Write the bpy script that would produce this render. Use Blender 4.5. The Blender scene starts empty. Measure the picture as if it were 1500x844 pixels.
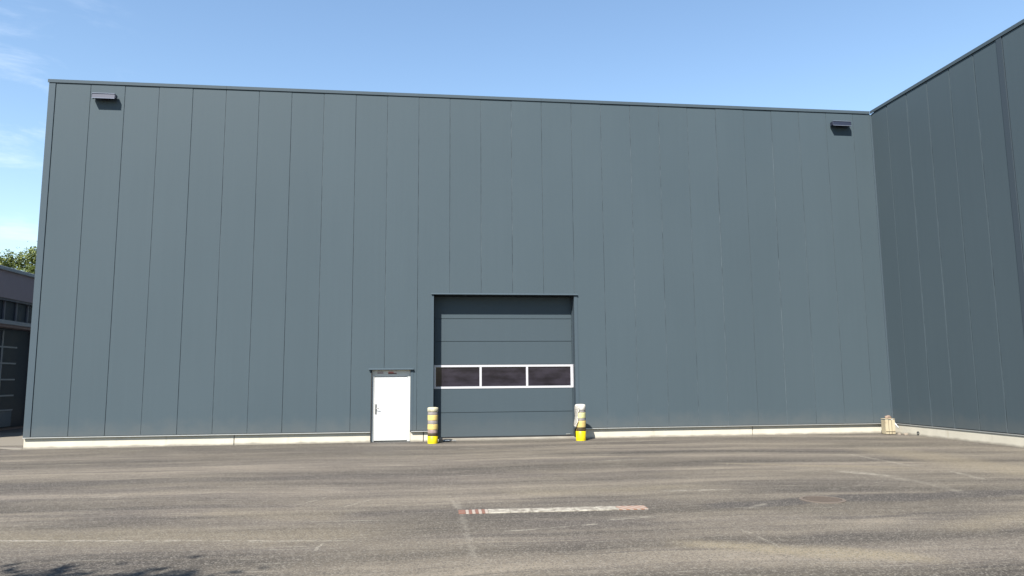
import bpy, bmesh, math, random
from mathutils import Vector, Matrix
random.seed(7)
scene = bpy.context.scene
COL = scene.collection

# ------------------------------------------------------------------ camera
CAM_LOC = Vector((11.1831, -22.6638, 1.8904))
yaw, pitch, roll, FPX = 0.1227, 0.1248, -0.0083, 1058.5
cd = bpy.data.cameras.new('camera')
cam = bpy.data.objects.new('camera', cd)
COL.objects.link(cam)
fwd = Vector((math.sin(yaw)*math.cos(pitch), math.cos(yaw)*math.cos(pitch), math.sin(pitch)))
rgt = Vector((math.cos(yaw), -math.sin(yaw), 0))
up = rgt.cross(fwd)
r2 = rgt*math.cos(roll) + up*math.sin(roll)
u2 = up*math.cos(roll) - rgt*math.sin(roll)
mw = Matrix((r2, u2, -fwd)).transposed().to_4x4()
mw.translation = CAM_LOC
cam.matrix_world = mw
cd.sensor_width = 36
cd.lens = FPX/1500*36
cd.clip_start = 0.1
cd.clip_end = 3000
scene.camera = cam

# ------------------------------------------------------------------ sun, sky, exposure
SUN = Vector((-0.47, -0.77, 1.0)).normalized()          # direction towards the sun
ELEV = math.asin(SUN.z)
AZ = math.atan2(SUN.x, SUN.y)
sd = bpy.data.lights.new('sun', 'SUN')
sd.energy = 5.0
sd.angle = math.radians(0.5)
sd.color = (1.0, 0.95, 0.87)
so = bpy.data.objects.new('sun', sd)
so.rotation_euler = (-SUN).to_track_quat('-Z', 'Y').to_euler()
so.location = (-20, -40, 60)
COL.objects.link(so)

world = bpy.data.worlds.new('World')
scene.world = world
world.use_nodes = True
wt = world.node_tree
wt.nodes.clear()
wo = wt.nodes.new('ShaderNodeOutputWorld')
bg = wt.nodes.new('ShaderNodeBackground')
bg.inputs['Strength'].default_value = 0.08
sky = wt.nodes.new('ShaderNodeTexSky')
sky.sky_type = 'NISHITA'
sky.sun_disc = False
sky.sun_elevation = ELEV
sky.sun_rotation = AZ % (2*math.pi)
sky.altitude = 200
sky.air_density = 1.25
sky.dust_density = 0.15
sky.ozone_density = 1.2
tc = wt.nodes.new('ShaderNodeTexCoord')
cm = wt.nodes.new('ShaderNodeMapping')
cm.inputs['Scale'].default_value = (3.0, 3.0, 9.0)
cm.inputs['Location'].default_value = (0.35, 0.1, 0.2)
cn = wt.nodes.new('ShaderNodeTexNoise')
cn.inputs['Scale'].default_value = 2.6
cn.inputs['Detail'].default_value = 9
cn.inputs['Roughness'].default_value = 0.62
cn.inputs['Distortion'].default_value = 0.35
cr = wt.nodes.new('ShaderNodeMapRange')
cr.interpolation_type = 'SMOOTHSTEP'
cr.inputs['From Min'].default_value = 0.50
cr.inputs['From Max'].default_value = 0.80
wx = wt.nodes.new('ShaderNodeSeparateXYZ')
wl = wt.nodes.new('ShaderNodeMapRange')      # thin cloud gathers towards the western half of the sky
wl.interpolation_type = 'SMOOTHSTEP'
wl.inputs['From Min'].default_value = -0.30
wl.inputs['From Max'].default_value = -0.48
wm = wt.nodes.new('ShaderNodeMath'); wm.operation = 'MULTIPLY'
wm2 = wt.nodes.new('ShaderNodeMath'); wm2.operation = 'MULTIPLY'; wm2.inputs[1].default_value = 0.34
mixc = wt.nodes.new('ShaderNodeMix'); mixc.data_type = 'RGBA'
mixc.inputs['B'].default_value = (6.6, 7.0, 7.6, 1)
hs = wt.nodes.new('ShaderNodeHueSaturation')
hs.inputs['Saturation'].default_value = 1.06
hs.inputs['Value'].default_value = 1.0
L = wt.links.new
L(tc.outputs['Generated'], cm.inputs['Vector'])
L(cm.outputs['Vector'], cn.inputs['Vector'])
L(cn.outputs['Fac'], cr.inputs['Value'])
L(tc.outputs['Generated'], wx.inputs[0])
L(wx.outputs['X'], wl.inputs['Value'])
L(cr.outputs['Result'], wm.inputs[0]); L(wl.outputs['Result'], wm.inputs[1])
L(wm.outputs[0], wm2.inputs[0])
L(sky.outputs['Color'], hs.inputs['Color'])
L(hs.outputs['Color'], mixc.inputs['A'])
L(wm2.outputs[0], mixc.inputs['Factor'])
L(mixc.outputs['Result'], bg.inputs['Color'])
L(bg.outputs['Background'], wo.inputs['Surface'])

scene.view_settings.view_transform = 'Standard'
scene.view_settings.look = 'None'
scene.view_settings.exposure = 1.46
scene.view_settings.gamma = 1.0
scene.cycles.max_bounces = 8

# ------------------------------------------------------------------ helpers
ALBEDO = 0.57      # one trim for every base colour, so that they sit at real-world reflectance
class NT:
    """small wrapper for writing node trees"""
    def __init__(s, name):
        s.m = bpy.data.materials.new(name); s.m.use_nodes = True
        s.t = s.m.node_tree
        s.b = s.t.nodes['Principled BSDF']
    def n(s, typ, **kw):
        x = s.t.nodes.new(typ)
        for k, v in kw.items(): setattr(x, k, v)
        return x
    def l(s, a, b): s.t.links.new(a, b)
    def val(s, x, inp):
        if isinstance(x, (int, float)): inp.default_value = x
        elif isinstance(x, (tuple, list)): inp.default_value = tuple(c*ALBEDO for c in x)+(1,)
        else: s.l(x, inp)
    def math(s, op, a, b=0.0, clamp=False):
        x = s.n('ShaderNodeMath', operation=op, use_clamp=clamp)
        s.val(a, x.inputs[0]); s.val(b, x.inputs[1]); return x.outputs[0]
    def mr(s, v, a, b, c=0.0, d=1.0, smooth=True):
        x = s.n('ShaderNodeMapRange')
        if smooth: x.interpolation_type = 'SMOOTHSTEP'
        s.val(v, x.inputs['Value'])
        for k, q in zip(('From Min', 'From Max', 'To Min', 'To Max'), (a, b, c, d)): x.inputs[k].default_value = q
        return x.outputs['Result']
    def pos(s):
        return s.n('ShaderNodeNewGeometry').outputs['Position']
    def obj(s):
        return s.n('ShaderNodeTexCoord').outputs['Object']
    def mapv(s, v, scale=(1, 1, 1), loc=(0, 0, 0), rot=(0, 0, 0)):
        x = s.n('ShaderNodeMapping'); s.l(v, x.inputs['Vector'])
        x.inputs['Scale'].default_value = scale; x.inputs['Location'].default_value = loc
        x.inputs['Rotation'].default_value = rot
        return x.outputs['Vector']
    def noise(s, v, scale, detail=4, rough=0.55, dist=0.0):
        x = s.n('ShaderNodeTexNoise'); s.l(v, x.inputs['Vector'])
        x.inputs['Scale'].default_value = scale; x.inputs['Detail'].default_value = detail
        x.inputs['Roughness'].default_value = rough; x.inputs['Distortion'].default_value = dist
        return x.outputs['Fac']
    def mix(s, f, a, b, blend='MIX'):
        x = s.n('ShaderNodeMix', data_type='RGBA', blend_type=blend)
        s.val(f, x.inputs['Factor']); s.val(a, x.inputs['A']); s.val(b, x.inputs['B'])
        return x.outputs['Result']
    def bump(s, h, strength=0.3, dist=0.01):
        x = s.n('ShaderNodeBump'); s.l(h, x.inputs['Height'])
        x.inputs['Strength'].default_value = strength; x.inputs['Distance'].default_value = dist
        s.l(x.outputs['Normal'], s.b.inputs['Normal'])
    def set(s, color=None, rough=None, metal=None, spec=None):
        if color is not None: s.val(color, s.b.inputs['Base Color'])
        if rough is not None: s.val(rough, s.b.inputs['Roughness'])
        if metal is not None: s.val(metal, s.b.inputs['Metallic'])
        if spec is not None: s.val(spec, s.b.inputs['Specular IOR Level'])
        return s.m

def simple(name, col, rough=0.5, metal=0.0, spec=0.5, var=0.12, scale=6.0, bump=0.0):
    k = NT(name)
    v = k.noise(k.obj(), scale, 5)
    dark = tuple(c*(1-var) for c in col); lite = tuple(min(1, c*(1+var)) for c in col)
    k.set(k.mix(v, dark, lite), rough, metal, spec)
    if bump: k.bump(k.noise(k.obj(), scale*6, 4), bump, 0.005)
    return k.m

def box(bm, x0, x1, y0, y1, z0, z1):
    vs = [bm.verts.new(p) for p in ((x0,y0,z0),(x1,y0,z0),(x1,y1,z0),(x0,y1,z0),(x0,y0,z1),(x1,y0,z1),(x1,y1,z1),(x0,y1,z1))]
    for f in ((0,3,2,1),(4,5,6,7),(0,1,5,4),(1,2,6,5),(2,3,7,6),(3,0,4,7)):
        bm.faces.new([vs[i] for i in f])

def bevel(bm, w, seg=1):
    bmesh.ops.bevel(bm, geom=list(bm.edges), offset=w, segments=seg, affect='EDGES', profile=0.5)

def prism_xz(bm, pts, y0, y1):
    """solid from an outline in the xz plane, front at y0"""
    a = [bm.verts.new((x, y0, z)) for x, z in pts]
    b = [bm.verts.new((x, y1, z)) for x, z in pts]
    n = len(pts)
    front = bm.faces.new(a); bm.faces.new(b[::-1])
    for i in range(n):
        bm.faces.new((a[i], b[i], b[(i+1) % n], a[(i+1) % n]))
    bmesh.ops.recalc_face_normals(bm, faces=list(bm.faces))
    return front

def prism_yz(bm, pts, x0, x1):
    a = [bm.verts.new((x0, y, z)) for y, z in pts]
    b = [bm.verts.new((x1, y, z)) for y, z in pts]
    n = len(pts)
    bm.faces.new(a); bm.faces.new(b[::-1])
    for i in range(n):
        bm.faces.new((a[i], b[i], b[(i+1) % n], a[(i+1) % n]))
    bmesh.ops.recalc_face_normals(bm, faces=list(bm.faces))

def lathe(bm, prof, seg=28, cx=0, cy=0, wob=None):
    """surface of revolution about z; prof = [(r,z)...] bottom to top, closed with caps"""
    rings = []
    for r, z in prof:
        ring = []
        for i in range(seg):
            a = 2*math.pi*i/seg
            rr = r*(1+(wob(a, z) if wob else 0))
            ring.append(bm.verts.new((cx+rr*math.cos(a), cy+rr*math.sin(a), z)))
        rings.append(ring)
    for k in range(len(rings)-1):
        for i in range(seg):
            j = (i+1) % seg
            bm.faces.new((rings[k][i], rings[k][j], rings[k+1][j], rings[k+1][i]))
    bm.faces.new(rings[0][::-1]); bm.faces.new(rings[-1])

def tube(bm, pts, r, seg=8):
    prev = None
    n = len(pts)
    rings = []
    for i, p in enumerate(pts):
        p = Vector(p)
        d = (Vector(pts[min(i+1, n-1)])-Vector(pts[max(i-1, 0)])).normalized()
        a = d.orthogonal().normalized() if prev is None else (prev-d*prev.dot(d)).normalized()
        prev = a
        b = d.cross(a)
        rr = r[i] if isinstance(r, (list, tuple)) else r
        rings.append([bm.verts.new(p+(a*math.cos(2*math.pi*k/seg)+b*math.sin(2*math.pi*k/seg))*rr) for k in range(seg)])
    for k in range(n-1):
        for i in range(seg):
            j = (i+1) % seg
            bm.faces.new((rings[k][i], rings[k][j], rings[k+1][j], rings[k+1][i]))
    bm.faces.new(rings[0][::-1]); bm.faces.new(rings[-1])

def obj(name, bm, mat, parent=None, smooth=False, label=None):
    me = bpy.data.meshes.new(name)
    bmesh.ops.recalc_face_normals(bm, faces=list(bm.faces))
    if smooth:
        for f in bm.faces: f.smooth = True
    bm.to_mesh(me); bm.free()
    me.materials.append(mat)
    o = bpy.data.objects.new(name, me)
    COL.objects.link(o)
    if parent is not None: o.parent = parent
    if label: o['label'] = label
    return o

def boxes(name, lst, mat, parent=None, bev=0.0, label=None):
    bm = bmesh.new()
    for b in lst: box(bm, *b)
    if bev: bevel(bm, bev)
    return obj(name, bm, mat, parent, label=label)

def thing(name, label, cat, loc=(0, 0, 0), rz=0.0, group=None):
    o = bpy.data.objects.new(name, None)
    o.empty_display_size = 0.3
    o.location = loc; o.rotation_euler = (0, 0, rz)
    COL.objects.link(o)
    o['label'] = label; o['category'] = cat
    if group: o['group'] = group
    return o

def tag(o, label, cat, group=None, kind=None):
    if label: o['label'] = label
    if cat: o['category'] = cat
    if group: o['group'] = group
    if kind: o['kind'] = kind
    return o

# ------------------------------------------------------------------ materials
def cladding(name, col, foot_amt=0.16):
    k = NT(name)
    oi = k.n('ShaderNodeObjectInfo')
    p = k.pos()
    streak = k.noise(k.mapv(p, (9, 9, 0.22)), 1.0, 5, 0.6)
    cloud = k.noise(k.mapv(p, (0.35, 0.35, 0.2)), 1.0, 3)
    v = k.math('ADD', k.math('MULTIPLY', oi.outputs['Random'], 0.07),
               k.math('ADD', k.math('MULTIPLY', streak, 0.18), k.math('MULTIPLY', cloud, 0.22)))
    c = k.mix(k.mr(v, 0.06, 0.40, 0, 1, False), tuple(x*0.93 for x in col), tuple(x*1.07 for x in col))
    # paler grey-brown tone over the lowest half metre
    sx = k.n('ShaderNodeSeparateXYZ'); k.l(p, sx.inputs[0])
    dz = k.math('ADD', sx.outputs['Z'], k.math('MULTIPLY', k.noise(p, 2.2, 5), -0.7))
    foot_tone = k.mr(dz, 0.55, -0.10, 0, foot_amt)
    c = k.mix(foot_tone, c, (0.26, 0.235, 0.20))
    k.set(c, k.mr(cloud, 0.3, 0.7, 0.50, 0.60), 0.0, 0.10)
    h = k.noise(k.mapv(p, (0.9, 0.9, 0.35)), 1.0, 2)
    k.bump(h, 0.10, 0.03)
    return k.m

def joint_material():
    # strip between the sheets: dark, with broken highlights painted as pale lengths
    k = NT('joint_glint_strip')
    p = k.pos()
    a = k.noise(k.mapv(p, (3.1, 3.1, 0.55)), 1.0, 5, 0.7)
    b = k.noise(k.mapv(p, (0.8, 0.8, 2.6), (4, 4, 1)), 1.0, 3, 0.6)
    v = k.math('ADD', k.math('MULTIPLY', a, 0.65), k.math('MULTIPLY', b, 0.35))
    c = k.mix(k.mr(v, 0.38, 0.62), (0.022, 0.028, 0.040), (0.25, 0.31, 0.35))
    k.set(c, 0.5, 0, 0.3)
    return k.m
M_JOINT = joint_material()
M_PANEL = cladding('anthracite_cladding', (0.079, 0.109, 0.129))
M_TRIM = cladding('anthracite_trim', (0.080, 0.110, 0.134))
M_SIDETRIM = cladding('darker_trim', (0.062, 0.083, 0.104))
M_SECT = cladding('sectional_door_paint', (0.073, 0.100, 0.119), 0.08)
M_DRIP = simple('bare_aluminium', (0.50, 0.51, 0.50), 0.38, 0.4, 0.5, 0.15, 12)
M_DARK = simple('dark_interior', (0.02, 0.02, 0.022), 0.8)
M_SEAL = simple('black_rubber', (0.025, 0.025, 0.027), 0.7)
M_WHITEFRAME = simple('white_window_frame', (0.62, 0.62, 0.66), 0.35, 0, 0.5, 0.04)
M_DOOR = simple('white_door_paint', (0.86, 0.86, 0.86), 0.38, 0, 0.5, 0.02, 3)
M_DOORFRAME = simple('pale_grey_door_frame', (0.70, 0.71, 0.69), 0.4, 0, 0.5, 0.04)
M_STEEL = simple('brushed_steel', (0.30, 0.30, 0.30), 0.35, 0.8)
M_GLASS = NT('dark_glazing')
_p = M_GLASS.pos()
_n = M_GLASS.noise(M_GLASS.mapv(_p, (0.7, 1, 1.6), (3, 0, 0)), 2.4, 5, 0.6)
_n2 = M_GLASS.noise(M_GLASS.mapv(_p, (0.5, 1, 7.0)), 1.0, 2, 0.5)
M_GLASS.set(M_GLASS.mix(M_GLASS.mr(M_GLASS.math('ADD', _n, M_GLASS.math('MULTIPLY', _n2, 0.5)), 0.5, 1.05), (0.010, 0.009, 0.015), (0.036, 0.032, 0.048)), 0.12, 0.0, 0.18)
M_GLASS = M_GLASS.m

def concrete(name, col, stain=0.5):
    k = NT(name)
    p = k.pos()
    a = k.noise(p, 1.6, 6, 0.6)
    s = k.noise(k.mapv(p, (5, 5, 0.8)), 1.0, 5, 0.65)
    f = k.noise(p, 45, 3)
    c = k.mix(k.mr(a, 0.3, 0.75), tuple(x*0.88 for x in col), col)
    c = k.mix(k.math('MULTIPLY', k.mr(s, 0.56, 0.78), stain), c, tuple(x*y for x, y in zip(col, (0.62, 0.58, 0.50))))
    sx = k.n('ShaderNodeSeparateXYZ'); k.l(p, sx.inputs[0])
    dz = k.math('ADD', sx.outputs['Z'], k.math('MULTIPLY', k.noise(p, 3.0, 5), -0.10))
    c = k.mix(k.mr(dz, 0.03, -0.045, 0, 0.7), c, (0.20, 0.18, 0.15))      # splash dirt
    k.set(c, 0.9, 0, 0.25)
    k.bump(f, 0.35, 0.006)
    return k.m
M_CONC = concrete('cream_concrete', (0.74, 0.695, 0.585))
M_CONC2 = concrete('pale_concrete', (0.44, 0.41, 0.35))

# ------------------------------------------------------------------ ground: asphalt yard
def ground_material():
    k = NT('worn_asphalt')
    p = k.pos()
    sx = k.n('ShaderNodeSeparateXYZ'); k.l(p, sx.inputs[0])
    X, Y = sx.outputs['X'], sx.outputs['Y']
    # lanes bend towards the viewer on the right, as lorries turn out of the gate
    e = k.math('MAXIMUM', k.math('SUBTRACT', X, 15.0), 0.0)
    bend = k.math('MULTIPLY', k.math('MULTIPLY', e, e), 0.012)
    w = k.noise(k.mapv(p, (0.12, 0.12, 1)), 1.0, 3)
    yb = k.math('ADD', k.math('ADD', Y, bend), k.math('MULTIPLY', w, 1.6))
    cx = k.n('ShaderNodeCombineXYZ'); k.l(X, cx.inputs[0]); k.l(yb, cx.inputs[1])
    q = cx.outputs[0]
    patch = k.noise(k.mapv(p, (0.16, 0.28, 1), (3.1, 1.7, 0)), 1.0, 5, 0.6)
    lane = k.noise(k.mapv(q, (0.055, 1.25, 1), (5, 2, 0)), 1.0, 5, 0.62)
    lane2 = k.noise(k.mapv(q, (0.10, 3.6, 1), (1, 7, 0)), 1.0, 4, 0.6)
    lane3 = k.noise(k.mapv(q, (0.16, 9.0, 1), (4, 1, 0)), 1.0, 2, 0.5)
    mott = k.noise(k.mapv(p, (1, 1.6, 1)), 1.3, 6, 0.65)
    c = k.mix(k.mr(lane, 0.38, 0.62), (0.079, 0.067, 0.059), (0.168, 0.143, 0.116))
    c = k.mix(k.mr(patch, 0.42, 0.62, 0, 0.75), c, (0.196, 0.167, 0.127))
    c = k.mix(k.mr(lane2, 0.53, 0.66, 0, 0.75), c, (0.070, 0.060, 0.052))
    c = k.mix(k.mr(lane2, 0.45, 0.33, 0, 0.60), c, (0.205, 0.175, 0.135))
    c = k.mix(k.mr(lane3, 0.54, 0.68, 0, 0.30), c, (0.076, 0.064, 0.055))
    c = k.mix(k.mr(lane3, 0.45, 0.32, 0, 0.35), c, (0.215, 0.184, 0.144))
    c = k.mix(k.mr(mott, 0.42, 0.70, 0, 0.25), c, (0.090, 0.076, 0.061))
    # sandy dust towards the right hand wall
    right = k.math('MULTIPLY', k.mr(X, 15.5, 23.0), k.mr(k.noise(k.mapv(q, (0.12, 0.6, 1), (9, 3, 0)), 1.0, 4), 0.35, 0.65))
    c = k.mix(k.math('MULTIPLY', right, 0.55), c, (0.230, 0.200, 0.155))
    # traffic film: broad uneven bands that follow the driving direction
    film = k.noise(k.mapv(q, (0.07, 0.75, 1), (12, 5, 0)), 1.0, 4, 0.55)
    blot = k.noise(k.mapv(q, (0.30, 0.9, 1), (2, 14, 0)), 1.0, 5, 0.62)
    g1 = k.mr(film, 0.36, 0.64, 0.58, 1.30); g2 = k.mr(blot, 0.32, 0.68, 0.80, 1.12)
    gg = k.math('MULTIPLY', g1, g2)
    gc = k.n('ShaderNodeCombineXYZ')
    for i_ in range(3): k.l(gg, gc.inputs[i_])
    c = k.mix(1.0, c, gc.outputs[0], 'MULTIPLY')
    def seg(p0, p1, width, soft=0.5, amt=1.0, broken=0.0, wob=0.06, freq=2.5):
        p0 = Vector(p0); p1 = Vector(p1); t = p1-p0; ln = t.length; t /= ln
        a = k.n('ShaderNodeVectorMath', operation='DOT_PRODUCT'); k.l(p, a.inputs[0]); a.inputs[1].default_value = (t.x, t.y, 0)
        b = k.n('ShaderNodeVectorMath', operation='DOT_PRODUCT'); k.l(p, b.inputs[0]); b.inputs[1].default_value = (-t.y, t.x, 0)
        al = k.math('SUBTRACT', a.outputs['Value'], p0.dot(t))
        nn = k.noise(p, freq, 4)
        ac = k.math('ADD', k.math('SUBTRACT', b.outputs['Value'], p0.x*-t.y+p0.y*t.x), k.math('MULTIPLY', k.math('SUBTRACT', nn, 0.5), wob*4))
        m = k.mr(k.math('ABSOLUTE', ac), width*0.5, width*0.5*(1-soft))
        mid = k.math('ABSOLUTE', k.math('SUBTRACT', al, ln*0.5))
        m = k.math('MULTIPLY', m, k.mr(k.math('ADD', mid, k.math('MULTIPLY', nn, ln*0.22)), ln*0.5+ln*0.16, ln*0.5-ln*0.06))
        if broken:
            m = k.math('MULTIPLY', m, k.mr(k.noise(k.mapv(p, (3, 3, 1), (p0.x, p0.y, 0)), 1.5, 5, 0.7), broken-0.08, broken+0.12))
        return k.math('MULTIPLY', m, amt)
    dark = (0.062, 0.054, 0.049); tan = (0.265, 0.222, 0.152); pale = (0.36, 0.33, 0.275)
    # dark damp looking bands
    for a in (((2.0, -7.95), (11.5, -7.75), 1.0, 0.7, 0.55), ((4.0, -11.2), (7.6, -11.45), 0.35, 0.6, 0.5),
              ((15.2, -12.20), (17.5, -11.80), 0.60, 0.45, 1.0), ((17.0, -11.85), (21.8, -11.75), 0.80, 0.45, 1.0),
              ((16.4, -13.2), (18.6, -13.15), 0.20, 0.6, 0.55), ((8.0, -5.6), (17.0, -5.9), 0.9, 0.7, 0.40),
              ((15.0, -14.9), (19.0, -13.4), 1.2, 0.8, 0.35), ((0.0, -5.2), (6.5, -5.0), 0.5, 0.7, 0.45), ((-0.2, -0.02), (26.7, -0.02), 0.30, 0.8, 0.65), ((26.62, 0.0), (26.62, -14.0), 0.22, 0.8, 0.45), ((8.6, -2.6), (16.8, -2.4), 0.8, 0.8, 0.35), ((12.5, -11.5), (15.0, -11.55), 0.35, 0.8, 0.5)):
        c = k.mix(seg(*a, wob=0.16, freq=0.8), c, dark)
    for a in (((14.0, -14.3), (16.6, -15.5), 0.8, 0.9, 0.85), ((22.9, -4.5), (22.9, -10.5), 2.4, 0.9, 0.50), ((4.5, -12.6), (11.0, -13.4), 1.6, 0.95, 0.45), ((12.6, -10.5), (16.0, -10.2), 0.9, 0.95, 0.35), ((17.5, -14.2), (21.0, -13.0), 1.0, 0.95, 0.45),
              ((17.6, -7.0), (21.4, -8.6), 0.5, 0.8, 0.5), ((10.2, -12.1), (8.0, -11.3), 1.1, 0.9, 0.35)):
        c = k.mix(seg(*a, wob=0.16, freq=0.9), c, tan)
    # seams and scuffs
    for a in (((11.73, -10.3), (11.74, -15.3), 0.14, 0.95, 0.26, 0.44), ((11.60, -10.4), (11.72, -11.9), 0.08, 0.9, 0.35, 0.44),
              ((5.2, -12.80), (10.3, -13.62), 0.085, 0.8, 0.95, 0.44), ((21.47, -5.6), (21.42, -8.4), 0.22, 0.9, 0.55, 0.46),
              ((19.45, -8.7), (20.0, -9.6), 0.45, 0.9, 0.85, 0.45), ((19.9, -9.4), (20.0, -10.6), 0.45, 0.95, 0.35, 0.46), ((20.1, -10.3), (19.85, -11.8), 0.40, 0.95, 0.30, 0.46),
              ((21.58, -9.1), (21.32, -10.4), 0.22, 0.9, 0.55, 0.47), ((15.2, -10.60), (16.4, -10.63), 0.20, 0.9, 0.9, 0.45),
              ((15.14, -13.4), (15.17, -14.8), 0.07, 0.9, 0.50, 0.46), ((15.75, -12.45), (16.5, -11.9), 0.14, 0.9, 0.5, 0.44),
              ((9.99, -14.15), (10.04, -13.7), 0.05, 0.6, 0.7, 0.40), ((12.2, -2.4), (13.0, -2.72), 0.10, 0.8, 0.8, 0.45),
              ((15.3, -6.1), (16.4, -5.9), 0.12, 0.8, 0.7, 0.45), ((17.9, -11.0), (19.5, -10.2), 0.08, 0.8, 0.4, 0.48),
              ((12.2, -13.4), (13.6, -13.1), 0.09, 0.8, 0.8, 0.46), ((13.6, -12.9), (14.6, -12.7), 0.12, 0.9, 0.7, 0.44), ((9.2, -11.1), (9.7, -10.2), 0.07, 0.9, 0.5, 0.44), ((10.0, -11.3), (10.4, -10.6), 0.07, 0.9, 0.5, 0.44)):
        c = k.mix(seg(*a, wob=0.03, freq=7), c, pale)
    # thin random scuffs, drawn along the driving direction
    sc = k.noise(k.mapv(q, (0.55, 26, 1), (2, 4, 0)), 1.0, 3, 0.55)
    gate = k.noise(k.mapv(p, (0.5, 0.7, 1), (8, 8, 0)), 1.0, 3)
    c = k.mix(k.math('MULTIPLY', k.mr(sc, 0.63, 0.70), k.mr(gate, 0.42, 0.54, 0, 1.0)), c, pale)
    # stone chips in the surface
    vo = k.n('ShaderNodeTexVoronoi'); vo.inputs['Scale'].default_value = 66; k.l(p, vo.inputs['Vector'])
    sv = k.n('ShaderNodeSeparateColor'); k.l(vo.outputs['Color'], sv.inputs[0])
    grit = sv.outputs[0]
    fine = k.noise(p, 38, 4, 0.7)
    c = k.mix(k.mr(grit, 0.66, 1.0, 0, 0.70, False), c, (0.30, 0.275, 0.235))
    c = k.mix(k.mr(grit, 0.34, 0.0, 0, 0.70, False), c, (0.060, 0.056, 0.052))
    c = k.mix(k.mr(fine, 0.40, 0.30, 0, 0.30), c, (0.08, 0.075, 0.07))
    k.set(c, 0.88, 0, 0.3)
    hh = k.math('ADD', k.math('MULTIPLY', grit, 0.5), fine)
    k.bump(hh, 0.45, 0.006)
    return k.m

bm = bmesh.new()
NX = 60
xs = [-900, -300, -120, -60] + [-40+2.0*i for i in range(46)] + [80, 120, 300, 900]
ys = [-900, -300, -120, -60] + [-40+2.0*i for i in range(46)] + [80, 120, 300, 900]
grid = [[bm.verts.new((x, y, 0)) for x in xs] for y in ys]
for j in range(len(ys)-1):
    for i in range(len(xs)-1):
        bm.faces.new((grid[j][i], grid[j][i+1], grid[j+1][i+1], grid[j+1][i]))
g = obj('ground', bm, ground_material())
g['kind'] = 'structure'

# pale concrete apron round the outer corner of the hall
bm = bmesh.new()
pts = [(-3.1, 1.05), (-2.3, 1.0), (-0.25, 0.35), (-0.25, -0.02), (3.4, -0.02), (3.4, -0.09), (0.9, -0.13), (-0.36, -0.15), (-0.75, 0.20), (-1.9, 0.75)]
top = [bm.verts.new((x, y, 0.012)) for x, y in pts]; bot = [bm.verts.new((x, y, -0.05)) for x, y in pts]
bm.faces.new(top); bm.faces.new(bot[::-1])
for i in range(len(pts)):
    bm.faces.new((top[i], bot[i], bot[(i+1) % len(pts)], top[(i+1) % len(pts)]))
ap = obj('path', bm, M_CONC2); ap['kind'] = 'structure'
bm = bmesh.new()
box(bm, -9.0, -0.6, 1.3, 7.4, -0.05, 0.010)
ap = obj('pavement', bm, concrete('dusty_pavement', (0.33, 0.30, 0.25), 0.4)); ap['kind'] = 'structure'

# ------------------------------------------------------------------ main hall
ZT = 11.08        # top of the coping
ZP = 10.985       # top of the panels, hidden behind the coping
ZB = 0.335        # foot of the panels
GAP = 0.005
DX0, DX1, DZ = 9.63, 10.80, 2.19          # personnel door opening
GX0, GX1, GZ = 11.51, 15.98, 4.535        # gate opening
hall = thing('hall_building', 'long anthracite metal clad hall with white door and sectional gate, facing the yard', 'building')

def panel(x0, x1, parent, z0=ZB, z1=ZP, notch=None, bev=0.005):
    bm = bmesh.new()
    a, b = x0+GAP, x1-GAP
    pts = [(a, z0), (b, z0), (b, z1), (a, z1)]
    if notch:
        n0, n1, nz = notch
        if n0 <= a and n1 >= b: pts = [(a, nz), (b, nz), (b, z1), (a, z1)]
        elif n0 <= a: pts = [(a, nz), (n1, nz), (n1, z0), (b, z0), (b, z1), (a, z1)]
        elif n1 >= b: pts = [(a, z0), (n0, z0), (n0, nz), (b, nz), (b, z1), (a, z1)]
    f = prism_xz(bm, pts, 0.0, 0.047)
    ed = list(f.edges)
    bmesh.ops.bevel(bm, geom=ed, offset=bev, segments=2, affect='EDGES')
    o = obj('panel', bm, M_PANEL, parent)
    o.location.y = random.uniform(-0.006, 0.002)       # panels never hang perfectly flush
    return o

for i in range(27):
    x0, x1 = i, min(i+1, 26.665)
    if i in (9, 10): panel(x0, x1, hall, notch=(DX0, DX1, DZ+0.012))
    elif i == 11: panel(x0, x1, hall, notch=(GX0, GX1, GZ+0.012))
    elif 12 <= i <= 15: panel(x0, x1, hall, notch=(GX0, GX1, GZ+0.012))
    else: panel(x0, x1, hall)
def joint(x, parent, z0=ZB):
    return boxes('joint_glint_strip', [(x-0.0045, x+0.0045, 0.011, 0.046, z0, ZP)], M_JOINT, parent)
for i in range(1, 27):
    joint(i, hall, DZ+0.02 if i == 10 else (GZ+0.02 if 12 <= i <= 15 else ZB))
# wall behind the panels, with the two openings, then the body of the hall
boxes('wall_backing', [(-0.18, DX0-0.002, 0.05, 0.45, 0.312, 10.95), (DX0, DX1, 0.05, 0.45, DZ+0.002, 10.95),
                       (DX1+0.002, GX0-0.002, 0.05, 0.45, 0.312, 10.95), (GX0, GX1, 0.05, 0.45, GZ+0.002, 10.95),
                       (GX1+0.002, 26.66, 0.05, 0.45, 0.312, 10.95)], M_SIDETRIM, hall)
boxes('hall_body', [(-0.18, 26.66, 0.52, 30, 0.0, 10.94)], M_PANEL, hall)
boxes('roof', [(-0.18, 26.66, 0.55, 29.9, 10.945, 11.0)], simple('grey_roof_membrane', (0.3, 0.3, 0.3), 0.8), hall)
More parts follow.
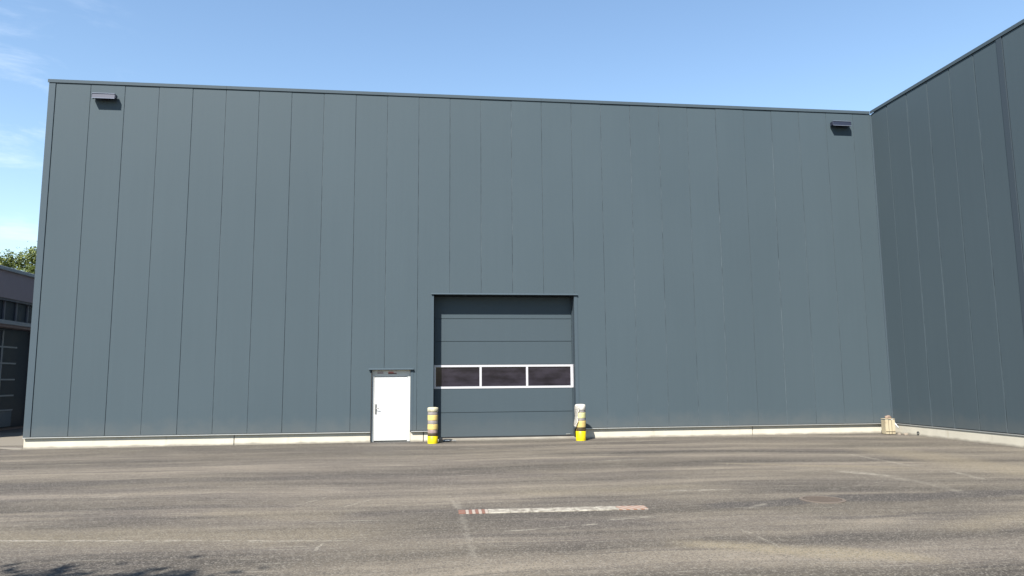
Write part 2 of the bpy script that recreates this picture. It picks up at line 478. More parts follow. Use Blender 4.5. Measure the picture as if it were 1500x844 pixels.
# corner trim, coping
bm = bmesh.new(); box(bm, -0.205, -0.012, -0.012, 0.40, ZB-0.005, ZP); bevel(bm, 0.006)
obj('corner_trim', bm, M_TRIM, hall)
def coping(x0, x1, parent):
    bm = bmesh.new()
    prism_yz(bm, [(-0.032, ZT-0.098), (-0.020, ZT-0.102), (-0.020, ZT-0.02), (0.46, ZT-0.06), (0.46, ZT-0.02), (-0.034, ZT)], x0, x1)
    return obj('coping', bm, M_TRIM, parent)
cpx = [-0.235, 5.0, 10.0, 15.0, 20.0, 26.64]
for a, b in zip(cpx, cpx[1:]): coping(a+0.002, b-0.002, hall)
# drip flashing at the foot of the panels
def drip(x0, x1, parent):
    bm = bmesh.new()
    prism_yz(bm, [(0.046, 0.331), (-0.014, 0.322), (-0.016, 0.302), (-0.012, 0.302), (-0.010, 0.316), (0.046, 0.316)], x0, x1)
    return obj('drip_flashing', bm, M_DRIP, parent)
for a, b in ((-0.21, 3.6), (3.603, 6.6), (6.603, DX0-0.03), (DX1+0.03, GX0-0.09), (GX1+0.12, 19.4), (19.403, 23.1), (23.103, 26.66)): drip(a, b, hall)
# concrete plinth in lengths
for a, b in ((-0.21, 5.61), (5.63, DX0-0.02), (DX1+0.01, 11.20), (11.22, GX0-0.06), (16.30, 21.81), (21.83, 26.72)):
    bm = bmesh.new(); box(bm, a, b, 0.065, 0.45, -0.12, 0.305); bevel(bm, 0.008)
    obj('plinth', bm, M_CONC, hall)

# --- personnel door
dr = boxes('door', [(9.705, 10.705, 0.105, 0.155, 0.045, 1.985)], M_DOOR, hall, 0.004)
bm = bmesh.new(); box(bm, 9.733, 9.785, 0.093, 0.1045, 0.84, 1.15); bevel(bm, 0.003); obj('handle_plate', bm, M_STEEL, dr)
bm = bmesh.new(); tube(bm, [(9.755, 0.1045, 1.02), (9.755, 0.05, 1.02), (9.77, 0.042, 1.02), (9.87, 0.042, 1.015)], 0.011); obj('handle', bm, M_STEEL, dr, True)
bm = bmesh.new(); box(bm, 10.17, 10.26, 0.1015, 0.1048, 1.40, 1.45); obj('door_plate', bm, simple('pale_plate', (0.72, 0.72, 0.70), 0.5), dr)
bm = bmesh.new(); box(bm, 9.71, 10.70, 0.098, 0.1048, 0.05, 0.085); obj('kick_seal', bm, M_DOORFRAME, dr)
fr = boxes('door_frame', [(9.632, 9.700, 0.085, 0.16, 0.02, 2.188), (10.710, 10.798, 0.085, 0.16, 0.02, 2.188), (9.700, 10.710, 0.085, 0.16, 1.992, 2.188)], M_DOORFRAME, hall, 0.003)
def small_sign(x0, x1, z0, z1, base, bars, parent):
    s = boxes('sign_plate', [(x0, x1, 0.079, 0.0845, z0, z1)], base, parent)
    return s
m_lil = simple('lilac_sign', (0.50, 0.40, 0.42), 0.5); m_red = simple('red_sign', (0.62, 0.16, 0.13), 0.5); m_br = simple('brown_sign_print', (0.09, 0.035, 0.03), 0.6)
kk = NT('lilac_sign_print')
s1 = kk.n('ShaderNodeSeparateXYZ'); kk.l(kk.pos(), s1.inputs[0])
w1 = kk.math('ABSOLUTE', kk.math('SUBTRACT', s1.outputs['Z'], 2.108))
txt = kk.math('MULTIPLY', kk.mr(w1, 0.014, 0.020), 1.0)
kk.set(kk.mix(txt, (0.52, 0.42, 0.43), (0.16, 0.07, 0.08)), 0.5); small_sign(9.79, 9.97, 2.078, 2.135, kk.m, 1, fr)
kk = NT('red_sign_print')
s1 = kk.n('ShaderNodeSeparateXYZ'); kk.l(kk.pos(), s1.inputs[0])
lo = kk.mr(s1.outputs['Z'], 2.093, 2.087)
xr = kk.mr(s1.outputs['X'], 10.27, 10.30)
c1 = kk.mix(xr, (0.60, 0.17, 0.15), (0.70, 0.62, 0.58))
kk.set(kk.mix(lo, c1, (0.11, 0.03, 0.025)), 0.5); small_sign(10.12, 10.375, 2.06, 2.135, kk.m, 2, fr)
# hood flashing over the door, side trims, threshold
def hood(x0, x1, z, depth, parent):
    bm = bmesh.new()
    prism_yz(bm, [(0.0, z+0.035), (-depth, z+0.010), (-depth-0.002, z-0.012), (-depth+0.004, z-0.012), (-depth+0.006, z+0.002), (0.0, z+0.010)], x0, x1)
    return obj('hood_flashing', bm, M_TRIM, parent)
hood(9.53, 10.90, 2.205, 0.075, hall)
hood(11.42, 16.10, 4.545, 0.055, hall)
boxes('jamb_trim', [(10.803, 10.885, -0.012, 0.049, 0.34, 2.19)], M_TRIM, hall, 0.003)
boxes('jamb_shadow_strip', [(9.602, 9.629, -0.004, 0.049, 0.05, 2.19)], M_SEAL, hall, 0.003)  # dark strip standing in for the shadow in the jamb gap
boxes('jamb_trim', [(GX1+0.003, GX1+0.105, -0.012, 0.049, 0.30, 4.53)], M_TRIM, hall, 0.003)
boxes('jamb_trim', [(GX0-0.085, GX0-0.003, -0.012, 0.049, 0.30, 4.53)], M_TRIM, hall, 0.003)
boxes('threshold', [(9.634, 10.796, 0.07, 0.40, -0.05, 0.022)], M_STEEL, hall)

# --- sectional gate
GY = 0.40
gate = boxes('garage_door', [(GX0+0.01, GX1-0.01, GY+0.05, GY+0.075, 0.05, GZ-0.01)], M_SEAL, hall)
zs = [0.085, 0.84, 1.59, 2.335, 3.075, 3.80, 4.52]
for a, b in zip(zs, zs[1:]):
    if abs(a-1.59) < 0.01: continue
    bm = bmesh.new(); f = prism_xz(bm, [(GX0+0.02, a+0.002), (GX1-0.012, a+0.002), (GX1-0.012, b-0.002), (GX0+0.02, b-0.002)], GY, GY+0.045)
    bmesh.ops.bevel(bm, geom=list(f.edges), offset=0.012, segments=2, affect='EDGES')
    obj('section', bm, M_SECT, gate)
x0, x1, z0, z1 = GX0+0.02, GX1-0.012, 1.592, 2.333
fb = 0.066
mul = [13.0, 14.49]
boxes('window_frame', [(x0, x1, GY-0.006, GY+0.045, z0, z0+fb), (x0, x1, GY-0.006, GY+0.045, z1-fb, z1),
                       (x0, x0+0.055, GY-0.006, GY+0.045, z0+fb, z1-fb), (x1-0.06, x1, GY-0.006, GY+0.045, z0+fb, z1-fb),
                       (mul[0]-0.034, mul[0]+0.034, GY-0.006, GY+0.045, z0+fb, z1-fb), (mul[1]-0.034, mul[1]+0.034, GY-0.006, GY+0.045, z0+fb, z1-fb)],
      M_WHITEFRAME, gate)
boxes('frame_reflection', [(GX1-0.016, GX1-0.0105, GY-0.16, GY-0.008, 1.60, 2.335)], M_WHITEFRAME, gate)  # white plate standing in for the window frame's reflection in the jamb
ed = [x0+0.055, mul[0]-0.034, mul[0]+0.034, mul[1]-0.034, mul[1]+0.034, x1-0.06]
for a, b in ((0, 1), (2, 3), (4, 5)):
    boxes('pane', [(ed[a]+0.001, ed[b]-0.001, GY+0.02, GY+0.03, z0+fb+0.001, z1-fb-0.001)], M_GLASS, gate)
boxes('bottom_seal', [(GX0+0.02, GX1-0.012, GY+0.003, GY+0.045, 0.045, 0.083)], M_SEAL, gate)
bm = bmesh.new(); box(bm, 15.72, 15.86, GY-0.02, GY-0.001, 0.115, 0.135); bevel(bm, 0.004); obj('pull_handle', bm, M_DRIP, gate)
bm = bmesh.new(); prism_yz(bm, [(0.02, -0.05), (0.02, 0.035), (0.44, 0.055), (0.44, -0.05)], GX0+0.004, GX1-0.004)
obj('gate_sill', bm, M_CONC2, hall)
boxes('guide_rail', [(GX1-0.010, GX1-0.001, GY-0.10, GY+0.04, 0.06, 4.50)], M_TRIM, hall)

# ------------------------------------------------------------------ side hall on the right
side = thing('hall_wing', 'anthracite metal clad wing at the right with one darker vertical strip down it', 'building', (26.68, 0, 0), -math.pi/2)
sj = [0.04, 0.90, 1.905, 2.86, 3.83, 4.80]
for a, b in zip(sj, sj[1:]): panel(a, b, side, bev=0.016)
panel(4.80, 5.665, side, bev=0.016)
t = 5.84
while t < 15.5:
    panel(t, t+0.974, side, bev=0.016); t += 0.974
WEND = t
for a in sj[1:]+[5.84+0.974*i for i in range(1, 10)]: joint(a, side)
for a, b in ((5.655, 5.835),):
    bm = bmesh.new()
    prism_xz(bm, [(a, ZB-0.002), (b, ZB-0.002), (b, ZP), (a, ZP)], -0.020, 0.045)
    obj('cover_strip', bm, M_SIDETRIM, side, label='darker vertical strip')  # shade of a face turned from the sun put into its colour
boxes('wall_backing', [(-0.02, WEND, 0.05, 0.45, 0.312, 10.95)], M_SIDETRIM, side)
boxes('hall_body', [(-30.0, WEND, 0.46, 24, 0.0, 10.94)], M_PANEL, side)
for a, b in zip((0.034, 5.0, 10.0), (5.0, 10.0, WEND)):
    coping(a, b-0.003, side)
for a, b in ((0.04, 5.0), (5.003, 10.0), (10.003, WEND)): drip(a, b, side)
for a, b in ((0.05, 5.37), (5.385, 10.6), (10.62, WEND)):
    bm = bmesh.new(); box(bm, a, b, 0.006, 0.45, -0.12, 0.300); bevel(bm, 0.008)
    obj('plinth', bm, M_CONC, side)
bm = bmesh.new(); box(bm, -0.008, 0.036, -0.03, 0.045, ZB, ZP-0.03); bevel(bm, 0.005); obj('corner_trim', bm, M_TRIM, side)

# ------------------------------------------------------------------ floodlights
m_lamp = simple('lamp_housing', (0.034, 0.042, 0.072), 0.4, 0.3, 0.5, 0.1)
m_rim = simple('lamp_rim', (0.28, 0.31, 0.38), 0.3, 0.4)
m_lens = simple('lamp_lens', (0.05, 0.055, 0.06), 0.15)
def floodlight(x, z, w, label):
    t = thing('floodlight', label, 'floodlight', (x, 0, z), 0, 'floodlights under the eaves')
    boxes('bracket', [(-0.10, 0.10, -0.06, -0.001, -0.06, 0.06)], m_lamp, t, 0.004)
    bm = bmesh.new()
    prism_yz(bm, [(-0.062, 0.075), (-0.205, 0.090), (-0.215, -0.075), (-0.20, -0.085), (-0.062, -0.020)], -w/2, w/2)
    bevel(bm, 0.006)
    obj('housing', bm, m_lamp, t)
    boxes('rim', [(-w/2+0.003, w/2-0.003, -0.226, -0.2155, -0.082, -0.066), (-w/2+0.003, w/2-0.003, -0.222, -0.2135, 0.074, 0.088)], m_rim, t)
    bm = bmesh.new(); prism_yz(bm, [(-0.190, -0.0835), (-0.08, -0.032), (-0.082, -0.036), (-0.192, -0.0875)], -w/2+0.03, w/2-0.03); obj('lens', bm, m_lens, t)
    boxes('end_cap', [(-w/2-0.014, -w/2-0.001, -0.20, -0.05, -0.055, 0.07)], m_lamp, t, 0.003)
    boxes('end_cap', [(w/2+0.001, w/2+0.014, -0.20, -0.05, -0.055, 0.07)], m_lamp, t, 0.003)
    return t
floodlight(1.46, 10.54, 0.66, 'slim grey floodlight under the eaves at the outer left corner of the hall')
floodlight(25.47, 10.53, 0.66, 'slim grey floodlight under the eaves beside the inner corner with the wing')

# ------------------------------------------------------------------ bollards with foam sleeves
def grubby(name, col, dirt, amt=0.6, scale=9.0, rough=0.55):
    k = NT(name)
    p = k.obj()
    a = k.noise(p, scale, 6, 0.65); b = k.noise(k.mapv(p, (6, 6, 1.5)), scale*0.25, 4, 0.6)
    c = k.mix(k.math('MULTIPLY', k.mr(a, 0.52, 0.72), amt), col, dirt)
    c = k.mix(k.math('MULTIPLY', k.mr(b, 0.55, 0.75), amt*0.7), c, tuple(x*0.6 for x in dirt))
    k.set(c, rough, 0, 0.4); k.bump(a, 0.25, 0.01)
    return k.m
m_yel = grubby('yellow_bollard_paint', (0.90, 0.68, 0.004), (0.35, 0.22, 0.03), 0.4, 7, 0.4)
m_blk = grubby('black_worn_band', (0.055, 0.04, 0.02), (0.32, 0.20, 0.03), 0.8, 10)
m_pale = grubby('faded_yellow_foam', (0.74, 0.56, 0.19), (0.72, 0.64, 0.42), 0.8, 8)
m_grey = grubby('grey_stripe_foam', (0.30, 0.27, 0.27), (0.50, 0.47, 0.38), 0.7, 9)
m_film = grubby('torn_cream_film', (0.62, 0.58, 0.42), (0.40, 0.36, 0.26), 0.8, 10)
m_white = grubby('white_torn_film', (0.78, 0.75, 0.68), (0.52, 0.46, 0.40), 0.4, 8)
m_mauve = grubby('dirty_mauve_foam', (0.34, 0.25, 0.24), (0.55, 0.45, 0.30), 0.7, 9)
def wobf(seed, amp):
    rr = random.Random(seed); ph = [rr.uniform(0, 6.28) for _ in range(4)]
    return lambda a, z: amp*(math.sin(3*a+ph[0]+z*9)+0.7*math.sin(5*a+ph[1]-z*14)+0.5*math.sin(2*a+ph[2]+z*25))
def ring(name, r, z0, z1, mat, parent, seed=0, amp=0.0, steps=3):
    bm = bmesh.new()
    prof = [(r*0.985, z0)] + [(r, z0+0.008+(z1-z0-0.016)*i/steps) for i in range(steps+1)] + [(r*0.985, z1)]
    lathe(bm, prof, 32, wob=wobf(seed, amp) if amp else None)
    return obj(name, bm, mat, parent, True)
def bollard(x, y, spec, post_h, label, capspec):
    t = thing('bollard', label, 'bollard', (x, y, 0), 0, 'padded bollards beside the gate')
    bm = bmesh.new(); lathe(bm, [(0.150, -0.02), (0.154, 0.0), (0.154, post_h), (0.150, post_h+0.004)], 32); obj('post', bm, m_yel, t, True)
    for i, (z0, z1, r, m, amp) in enumerate(spec):
        ring('sleeve', r, z0+0.0015, z1-0.0015, m, t, i+int(x*7), amp)
    z0, z1, r, m = capspec
    bm = bmesh.new()
    h = z1-z0
    lathe(bm, [(r*0.97, z0+0.001), (r*1.05, z0+0.03), (r*1.06, z0+h*0.5), (r*1.05, z0+h*0.78), (r*0.95, z0+h*0.92), (r*0.6, z0+h*0.985), (r*0.15, z1)], 36, wob=wobf(int(x*3), 0.022))
    obj('cap_wrap', bm, m, t, True)
    return t
bl = bollard(11.485, -0.64, [(0.215, 0.30, 0.152, m_blk, 0.01), (0.30, 0.405, 0.150, m_mauve, 0.012), (0.405, 0.565, 0.156, m_pale, 0.008),
        (0.565, 0.675, 0.153, m_grey, 0.012), (0.675, 0.835, 0.156, m_pale, 0.008), (0.835, 0.92, 0.152, m_grey, 0.012)],
        0.213, 'yellow bollard left of the gate with two pale yellow bands and cream top', (0.92, 1.065, 0.154, m_film))
br_ = bollard(15.985, -0.62, [(0.285, 0.40, 0.152, m_blk, 0.01), (0.40, 0.60, 0.157, m_pale, 0.008),
        (0.60, 0.675, 0.153, m_grey, 0.012), (0.675, 0.845, 0.157, grubby('lime_foam', (0.72, 0.70, 0.34), (0.75, 0.72, 0.5), 0.4, 8), 0.008), (0.845, 0.91, 0.153, m_grey, 0.012)],
        0.283, 'yellow bollard right of the gate with torn white film down its side', (0.91, 1.10, 0.156, m_white))
# torn film hanging on the left flank of the right bollard
bm = bmesh.new()
rows = 9
vv = []
for i in range(rows):
    u = i/(rows-1); z = 1.06-0.63*u
    rad = 0.168+0.035*u+0.01*math.sin(u*9)
    a0 = math.radians(176+6*math.sin(u*5)); a1 = math.radians(248-26*u+8*math.sin(u*11))
    vv.append([bm.verts.new((rad*math.cos(a0+(a1-a0)*j/5), rad*math.sin(a0+(a1-a0)*j/5), z+0.012*math.sin(j*2+i))) for j in range(6)])
for i in range(rows-1):
    for j in range(5): bm.faces.new((vv[i][j], vv[i][j+1], vv[i+1][j+1], vv[i+1][j]))
ret = bmesh.ops.solidify(bm, geom=list(bm.faces), thickness=0.006)
obj('torn_film', bm, m_white, br_, True)

# ------------------------------------------------------------------ bits lying by the left bollard
def lump(name, loc, size, mat, seed, sub=2):
    bm = bmesh.new(); bmesh.ops.create_icosphere(bm, subdivisions=sub, radius=1)
    rr = random.Random(seed)
    for v in bm.verts:
        k = 0.78+0.34*rr.random()
        v.co = Vector((v.co.x*size[0]*k, v.co.y*size[1]*k, max(-0.55, v.co.z)*size[2]*k))
    o = obj(name, bm, mat, None)
    o.location = loc
    return o
m_stone = grubby('pale_stone', (0.30, 0.25, 0.20), (0.18, 0.15, 0.12), 0.6, 12, 0.9)
m_bag = simple('grey_plastic_sheet', (0.50, 0.55, 0.60), 0.25, 0, 0.6, 0.3, 9)
tag(lump('concrete_lump', (11.73, -0.30, 0.05), (0.07, 0.07, 0.10), m_stone, 4), 'small pinkish concrete lump on the ground beside the left bollard', 'stone')
bm = bmesh.new()
rr = random.Random(3)
gridv = [[bm.verts.new((i*0.075, j*0.06, 0.012+0.05*rr.random()*(1-abs(i-2)/5))) for i in range(6)] for j in range(4)]
for j in range(3):
    for i in range(5): bm.faces.new((gridv[j][i], gridv[j][i+1], gridv[j+1][i+1], gridv[j+1][i]))
bmesh.ops.solidify(bm, geom=list(bm.faces), thickness=0.004)
o = obj('plastic_scrap', bm, m_bag); o.location = (11.82, -0.35, 0.012)
tag(o, 'crumpled bluish plastic scrap on the ground by the gate sill', 'plastic scrap')

# ------------------------------------------------------------------ inner corner: crate, leaning pipe, rubble
m_wood = NT('pale_weathered_wood')
_o = m_wood.obj(); _g = m_wood.noise(m_wood.mapv(_o, (30, 30, 3)), 1.0, 5, 0.6); _s = m_wood.noise(_o, 5, 5)
m_wood.set(m_wood.mix(m_wood.math('MULTIPLY', m_wood.mr(_s, 0.45, 0.7), 0.6), m_wood.mix(_g, (0.46, 0.40, 0.27), (0.64, 0.56, 0.40)), (0.40, 0.31, 0.20)), 0.8, 0, 0.2)
m_wood = m_wood.m
cr8 = thing('crate', 'small pale wooden crate with rags on top in the inner corner of the halls', 'crate', (26.23, -0.42, 0), math.radians(-8))
for a, b in ((-0.150, -0.055), (-0.042, 0.040), (0.053, 0.150)):
    boxes('plank', [(a, b, -0.15, -0.128, 0.015, 0.470+random.uniform(-0.02, 0.01))], m_wood, cr8, 0.003)
    boxes('plank', [(a, b, 0.128, 0.15, 0.015, 0.455)], m_wood, cr8, 0.003)
for a, b in ((-0.126, -0.044), (-0.040, 0.040), (0.044, 0.126)):
    for s in (-1, 1):
        boxes('plank', [(s*0.148-0.009, s*0.148+0.009, a, b, 0.015, 0.45)], m_wood, cr8, 0.003)
boxes('batten', [(-0.152, 0.152, -0.172, -0.1515, 0.10, 0.118)], m_wood, cr8, 0.003)
boxes('inner_lining', [(-0.135, 0.135, -0.122, 0.122, 0.02, 0.43)], M_DARK, cr8)
boxes('lid', [(-0.155, 0.155, -0.150, 0.150, 0.485, 0.500)], m_wood, cr8, 0.003)
m_rag = grubby('brown_rag', (0.30, 0.22, 0.17), (0.10, 0.06, 0.05), 0.8, 12, 0.9)
tag(lump('rag', (26.26, -0.40, 0.53), (0.12, 0.10, 0.085), m_rag, 9), 'crumpled brown rag lying on the small wooden crate', 'rag')
bm = bmesh.new(); tube(bm, [(0, 0, 0), (0.02, -0.30, -0.26)], 0.022, 10)
o = obj('pipe', bm, simple('white_plastic_pipe', (0.62, 0.64, 0.64), 0.4), None, True); o.location = (26.50, -0.22, 0.46)
tag(o, 'short white pipe slanting against the wall beside the wooden crate', 'pipe')
rubgroup = 'rubble lumps in the inner corner'
for i, (x, y, s) in enumerate(((26.44, -0.66, 0.045), (26.50, -0.90, 0.060))):
    o = lump('rubble', (x, y, s*0.4), (s*1.3, s*1.2, s*0.8), m_stone, 20+i)
    tag(o, ('smaller pale rubble lump right next to the wooden crate', 'larger pale rubble lump at the foot of the wing plinth')[i], 'rubble', rubgroup)
bm = bmesh.new(); lathe(bm, [(0.05, 0), (0.052, 0.004), (0.052, 0.045), (0.035, 0.046), (0.033, 0.02)], 20)
o = obj('drain_spout', bm, M_SEAL, None, True); o.rotation_euler = (0, -math.pi/2, 0); o.location = (26.716, -1.23, 0.085)
tag(o, 'small black drain spout at the foot of the wing plinth', 'drain spout')

# ------------------------------------------------------------------ channel strip in the yard
m_slab = NT('whitened_channel')
_p = m_slab.pos(); _a = m_slab.noise(_p, 9, 6, 0.7); _b = m_slab.noise(_p, 60, 3)
_c = m_slab.mix(m_slab.mr(_a, 0.36, 0.62), (0.50, 0.47, 0.40), (0.24, 0.215, 0.18))
m_slab.set(m_slab.mix(m_slab.mr(_b, 0.58, 0.72, 0, 0.7), _c, (0.16, 0.14, 0.12)), 0.9, 0, 0.2); m_slab.bump(_b, 0.5, 0.006)
m_slab = m_slab.m
m_redp = grubby('worn_red_paint', (0.23, 0.11, 0.08), (0.30, 0.21, 0.165), 0.7, 25, 0.8)
m_whp = grubby('worn_white_paint', (0.42, 0.36, 0.31), (0.30, 0.22, 0.18), 0.7, 25, 0.8)
m_orp = grubby('worn_orange_paint', (0.31, 0.16, 0.10), (0.36, 0.25, 0.18), 0.5, 25, 0.8)
ch = thing('channel_strip', 'long whitish strip set in the asphalt with red striped ends', 'drain channel', (11.70, -12.01, 0), math.radians(-1.7))
HW = 0.135
def slab(x0, x1, mat, name='slab', z=0.014, hw=HW, j=0.004):
    bm = bmesh.new(); box(bm, x0, x1, -hw+random.uniform(-j, j), hw+random.uniform(-j, j), -0.06, z+random.uniform(-0.002, 0.002)); bevel(bm, 0.004)
    return obj(name, bm, mat, ch)
x = 0.0
slab(0.0, 0.10, m_redp, 'end_block', hw=HW*0.92)
x = 0.103
for i in range(7):
    w_ = 0.047 if i % 2 == 0 else 0.045
    slab(x, x+w_-0.002, m_whp if i % 2 == 0 else m_redp, 'stripe'); x += w_
while x < 2.30:
    w_ = 0.315
    e = min(x+w_, 2.31)
    slab(x+0.002, e-0.003, m_slab); x = e
# right end: slanting orange and pale stripes
def slant(x0, x1, sh, mat, z):
    """one slanting stripe, clipped to the end field of the strip"""
    poly = [(x0, -HW), (x1, -HW), (x1+sh, HW), (x0+sh, HW)]
    for lim, sg in ((2.314, 1), (2.735, -1)):
        out = []
        for a, b in zip(poly, poly[1:]+poly[:1]):
            da, db = sg*(a[0]-lim), sg*(b[0]-lim)
            if da >= 0: out.append(a)
            if da*db < 0:
                t_ = da/(da-db); out.append((a[0]+(b[0]-a[0])*t_, a[1]+(b[1]-a[1])*t_))
        poly = out
        if len(poly) < 3: return
    bm = bmesh.new()
    tp = [bm.verts.new((a, b, z)) for a, b in poly]; bt = [bm.verts.new((a, b, -0.05)) for a, b in poly]
    bm.faces.new(tp); bm.faces.new(bt[::-1])
    n_ = len(poly)
    for i in range(n_): bm.faces.new((tp[i], bt[i], bt[(i+1) % n_], tp[(i+1) % n_]))
    obj('stripe', bm, mat, ch)
i = 0; x = 2.19
while x < 2.95:
    slant(x, x+0.054, -0.16, m_orp if i % 2 == 0 else m_whp, 0.012+0.001*(i % 2)); x += 0.055; i += 1

# manhole cover
mh = thing('manhole_cover', 'round rusty brown manhole cover in the dark band of asphalt', 'manhole cover', (17.30, -11.88, 0))
m_iron = grubby('rusty_iron', (0.115, 0.090, 0.072), (0.17, 0.135, 0.108), 0.8, 14, 0.7)
bm = bmesh.new(); lathe(bm, [(0.275, -0.03), (0.275, 0.006), (0.268, 0.008)], 40); cov = obj('cover', bm, m_iron, mh)
bm = bmesh.new()
seg = 40
R0, R1 = 0.283, 0.335
va = [[bm.verts.new((r*math.cos(2*math.pi*i/seg), r*math.sin(2*math.pi*i/seg), z)) for i in range(seg)] for r, z in ((R0, -0.03), (R0, 0.010), (R1, 0.009), (R1, -0.03))]
for a in range(4):
    for i in range(seg):
        j = (i+1) % seg; b = (a+1) % 4
        bm.faces.new((va[a][i], va[a][j], va[b][j], va[b][i]))
obj('cover_ring', bm, grubby('pale_iron_ring', (0.17, 0.138, 0.112), (0.085, 0.066, 0.052), 0.6, 14, 0.7), mh)
bm = bmesh.new()
for i in range(-3, 4):
    hw = math.sqrt(max(0.0, 0.24**2-(i*0.065)**2))
    box(bm, -hw, hw, i*0.065-0.012, i*0.065+0.012, 0.0075, 0.012)
obj('rib', bm, m_iron, cov)

# ------------------------------------------------------------------ older workshop on the left, seen end on
wd = Vector((0.24058, 0.97063, 0))
wang = math.atan2(wd.y, wd.x)
wk = thing('workshop_building', 'low older workshop at the left edge with dark glazed roller gate and window band', 'building', (-5.08, 8.03, 0), math.pi/2)
# local x runs along the front, local -y faces the yard
m_pane2 = simple('tinted_workshop_pane', (0.048, 0.066, 0.092), 0.25, 0, 0.2)
m_ren = simple('brown_grey_render', (0.52, 0.44, 0.48), 0.85, 0, 0.3, 0.12, 2.0, 0.2)
m_cop = simple('workshop_coping_metal', (0.50, 0.56, 0.62), 0.45, 0.2)
m_fr = simple('workshop_frame', (0.14, 0.15, 0.20), 0.5)
m_bay = simple('workshop_gate_panel', (0.13, 0.18, 0.25), 0.5)
m_barm = simple('workshop_gate_bar', (0.40, 0.45, 0.52), 0.45)
XL, XR = -6.1, 9.0
boxes('wall', [(XL, XR, 0.0, 9, 5.20, 6.26), (XL, XR, 0.06, 9, 4.08, 4.34), (2.86, XR, 0.10, 9, 0.0, 4.078), (XL, -3.6, 0.10, 9, 0, 4.078), (XL, XR, 0.30, 9, 4.342, 5.198), (-3.598, 2.858, 0.45, 9, 0.0, 4.078)], m_ren, wk)
boxes('coping', [(XL-0.1, XR+0.1, -0.07, 9.1, 6.262, 6.40)], m_cop, wk, 0.01)
boxes('lintel', [(XL, XR, 0.03, 0.298, 5.105, 5.198)], m_fr, wk)
boxes('window_sill', [(XL, XR, -0.04, 0.058, 4.18, 4.335)], m_barm, wk)
xm = [-0.14+0.85*i for i in range(-6, 10)]
for a in xm: boxes('mullion', [(a-0.045, a+0.045, 0.10, 0.20, 4.342, 5.103)], m_fr, wk)
for a, b in zip(xm, xm[1:]): boxes('window_pane', [(a+0.046, b-0.046, 0.15, 0.17, 4.345, 5.10)], m_pane2, wk)
# glazed gate
wg = boxes('workshop_gate', [(-3.55, 2.84, 0.40, 0.44, 0.10, 4.05)], m_pane2, wk)
zz = [0.12, 0.80, 1.38, 2.02, 2.67, 3.32, 4.0]
for z in zz[1:-1]: boxes('gate_bar', [(-3.55, 1.42, 0.345, 0.398, z-0.03, z+0.03)], m_barm, wg)
vb = [-3.5, -2.53, -1.56, -0.59, 0.38, 1.40]
for z0_, z1_ in zip(zz[1:], zz[2:]):
    for a in vb[1:-1]: boxes('gate_post', [(a-0.03, a+0.03, 0.345, 0.398, z0_+0.032, z1_-0.032)], m_barm, wg)
    for a, b in zip(vb, vb[1:]): boxes('pane', [(a+0.025, b-0.025, 0.375, 0.392, z0_+0.034, z1_-0.034)], m_pane2, wg)
for a, b in zip(vb, vb[1:]): boxes('gate_panel', [(a+0.01, b-0.01, 0.36, 0.395, 0.14, 0.75)], m_bay, wg)

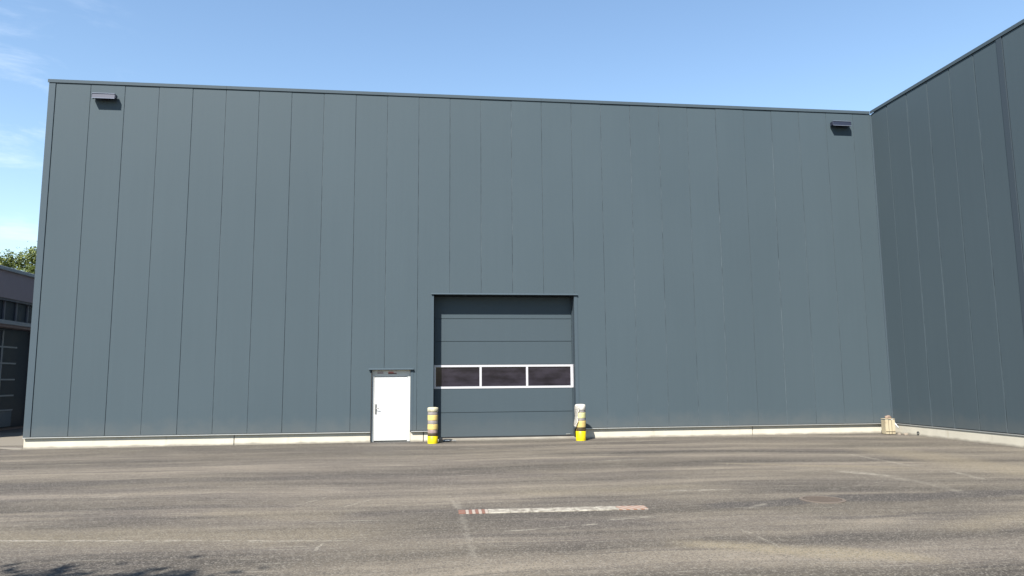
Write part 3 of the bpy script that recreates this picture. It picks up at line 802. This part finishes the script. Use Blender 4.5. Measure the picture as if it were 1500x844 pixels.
# ------------------------------------------------------------------ trees
def leaf_mat(name, lo, hi):
    k = NT(name)
    ge = k.n('ShaderNodeNewGeometry')
    c = k.mix(ge.outputs['Random Per Island'], lo, hi)
    k.set(c, 0.55, 0, 0.3)
    tr = k.n('ShaderNodeBsdfTranslucent'); k.l(c, tr.inputs['Color'])
    mx = k.n('ShaderNodeMixShader'); mx.inputs[0].default_value = 0.35
    k.l(k.b.outputs[0], mx.inputs[1]); k.l(tr.outputs[0], mx.inputs[2])
    k.l(mx.outputs[0], k.t.nodes['Material Output'].inputs['Surface'])
    return k.m
m_bark = simple('tree_bark', (0.13, 0.10, 0.075), 0.9, 0, 0.2, 0.3, 8, 0.5)
def tree(loc, h, crown_r, crown_z0, nleaf, leaf, seed, mat, label, squash=1.0, clumps=46):
    rr = random.Random(seed)
    t = thing('leafy_tree', label, 'tree', loc)
    bm = bmesh.new()
    tr_top = crown_z0+(h-crown_z0)*0.6
    tube(bm, [(0, 0, -0.1), (0.05, 0.02, h*0.2), (0.0, 0.1, h*0.45), (0.08, 0.0, tr_top)], [0.24, 0.2, 0.15, 0.05], 10)
    cz = (h+crown_z0)/2; rz = (h-crown_z0)/2
    cl = []
    for _ in range(clumps):
        while True:
            d = Vector((rr.uniform(-1, 1), rr.uniform(-1, 1), rr.uniform(-1, 1)))
            if 0.35 < d.length < 1.0: break
        k = 0.93 if d.z < 0.5 else 0.98
        cl.append((Vector((d.x*crown_r*k, d.y*crown_r*k*squash, cz+d.z*rz*k)), rr.uniform(0.12, 0.30)*crown_r))
    for c, r in cl[::3]:
        z0 = rr.uniform(crown_z0*0.85, tr_top*0.95)
        tube(bm, [(0.03, 0.05, z0), tuple(Vector((0.03, 0.05, z0)).lerp(c, 0.5)+Vector((0, 0, 0.15))), tuple(c)], [0.07, 0.045, 0.015], 6)
    obj('trunk', bm, m_bark, t, True)
    vs, fs = [], []
    for _ in range(nleaf):
        c, r = rr.choice(cl)
        d = Vector((rr.gauss(0, 1), rr.gauss(0, 1), rr.gauss(0, 1))).normalized()*r*(rr.random()**0.45)*1.15
        if rr.random() < 0.06: d *= 1.5
        p = c+d
        n = (d.normalized()*0.6+Vector((rr.gauss(0, .6), rr.gauss(0, .6), rr.gauss(0, .6)+0.5))).normalized()
        a = n.orthogonal().normalized(); b = n.cross(a)
        an = rr.uniform(0, 6.28); a, b = a*math.cos(an)+b*math.sin(an), b*math.cos(an)-a*math.sin(an)
        s = leaf*rr.uniform(0.6, 1.3); w = s*0.5
        i = len(vs)
        vs += [p-a*s, p-b*w+n*s*0.12, p+a*s, p+b*w+n*s*0.12]
        fs.append((i, i+1, i+2, i+3))
    me = bpy.data.meshes.new('crown'); me.from_pydata([tuple(v) for v in vs], [], fs)
    me.materials.append(mat)
    o = bpy.data.objects.new('crown', me); COL.objects.link(o); o.parent = t
    return t
m_leaf = leaf_mat('sunny_leaves', (0.115, 0.165, 0.035), (0.29, 0.335, 0.10))
m_leaf2 = leaf_mat('deep_leaves', (0.035, 0.06, 0.014), (0.085, 0.12, 0.03))
tree((-11.3, 22.5, 0), 9.95, 2.6, 3.2, 24000, 0.09, 11, m_leaf, 'bushy green tree rising behind the workshop roof at the left edge', clumps=60)
# the tree beside the viewer whose crown throws the leafy shade at the bottom left
tree((3.75, -23.38, 0), 9.6, 2.6, 4.0, 22000, 0.11, 5, m_leaf2, 'leafy tree near the viewer, its crown shading the asphalt at the bottom left', clumps=40)
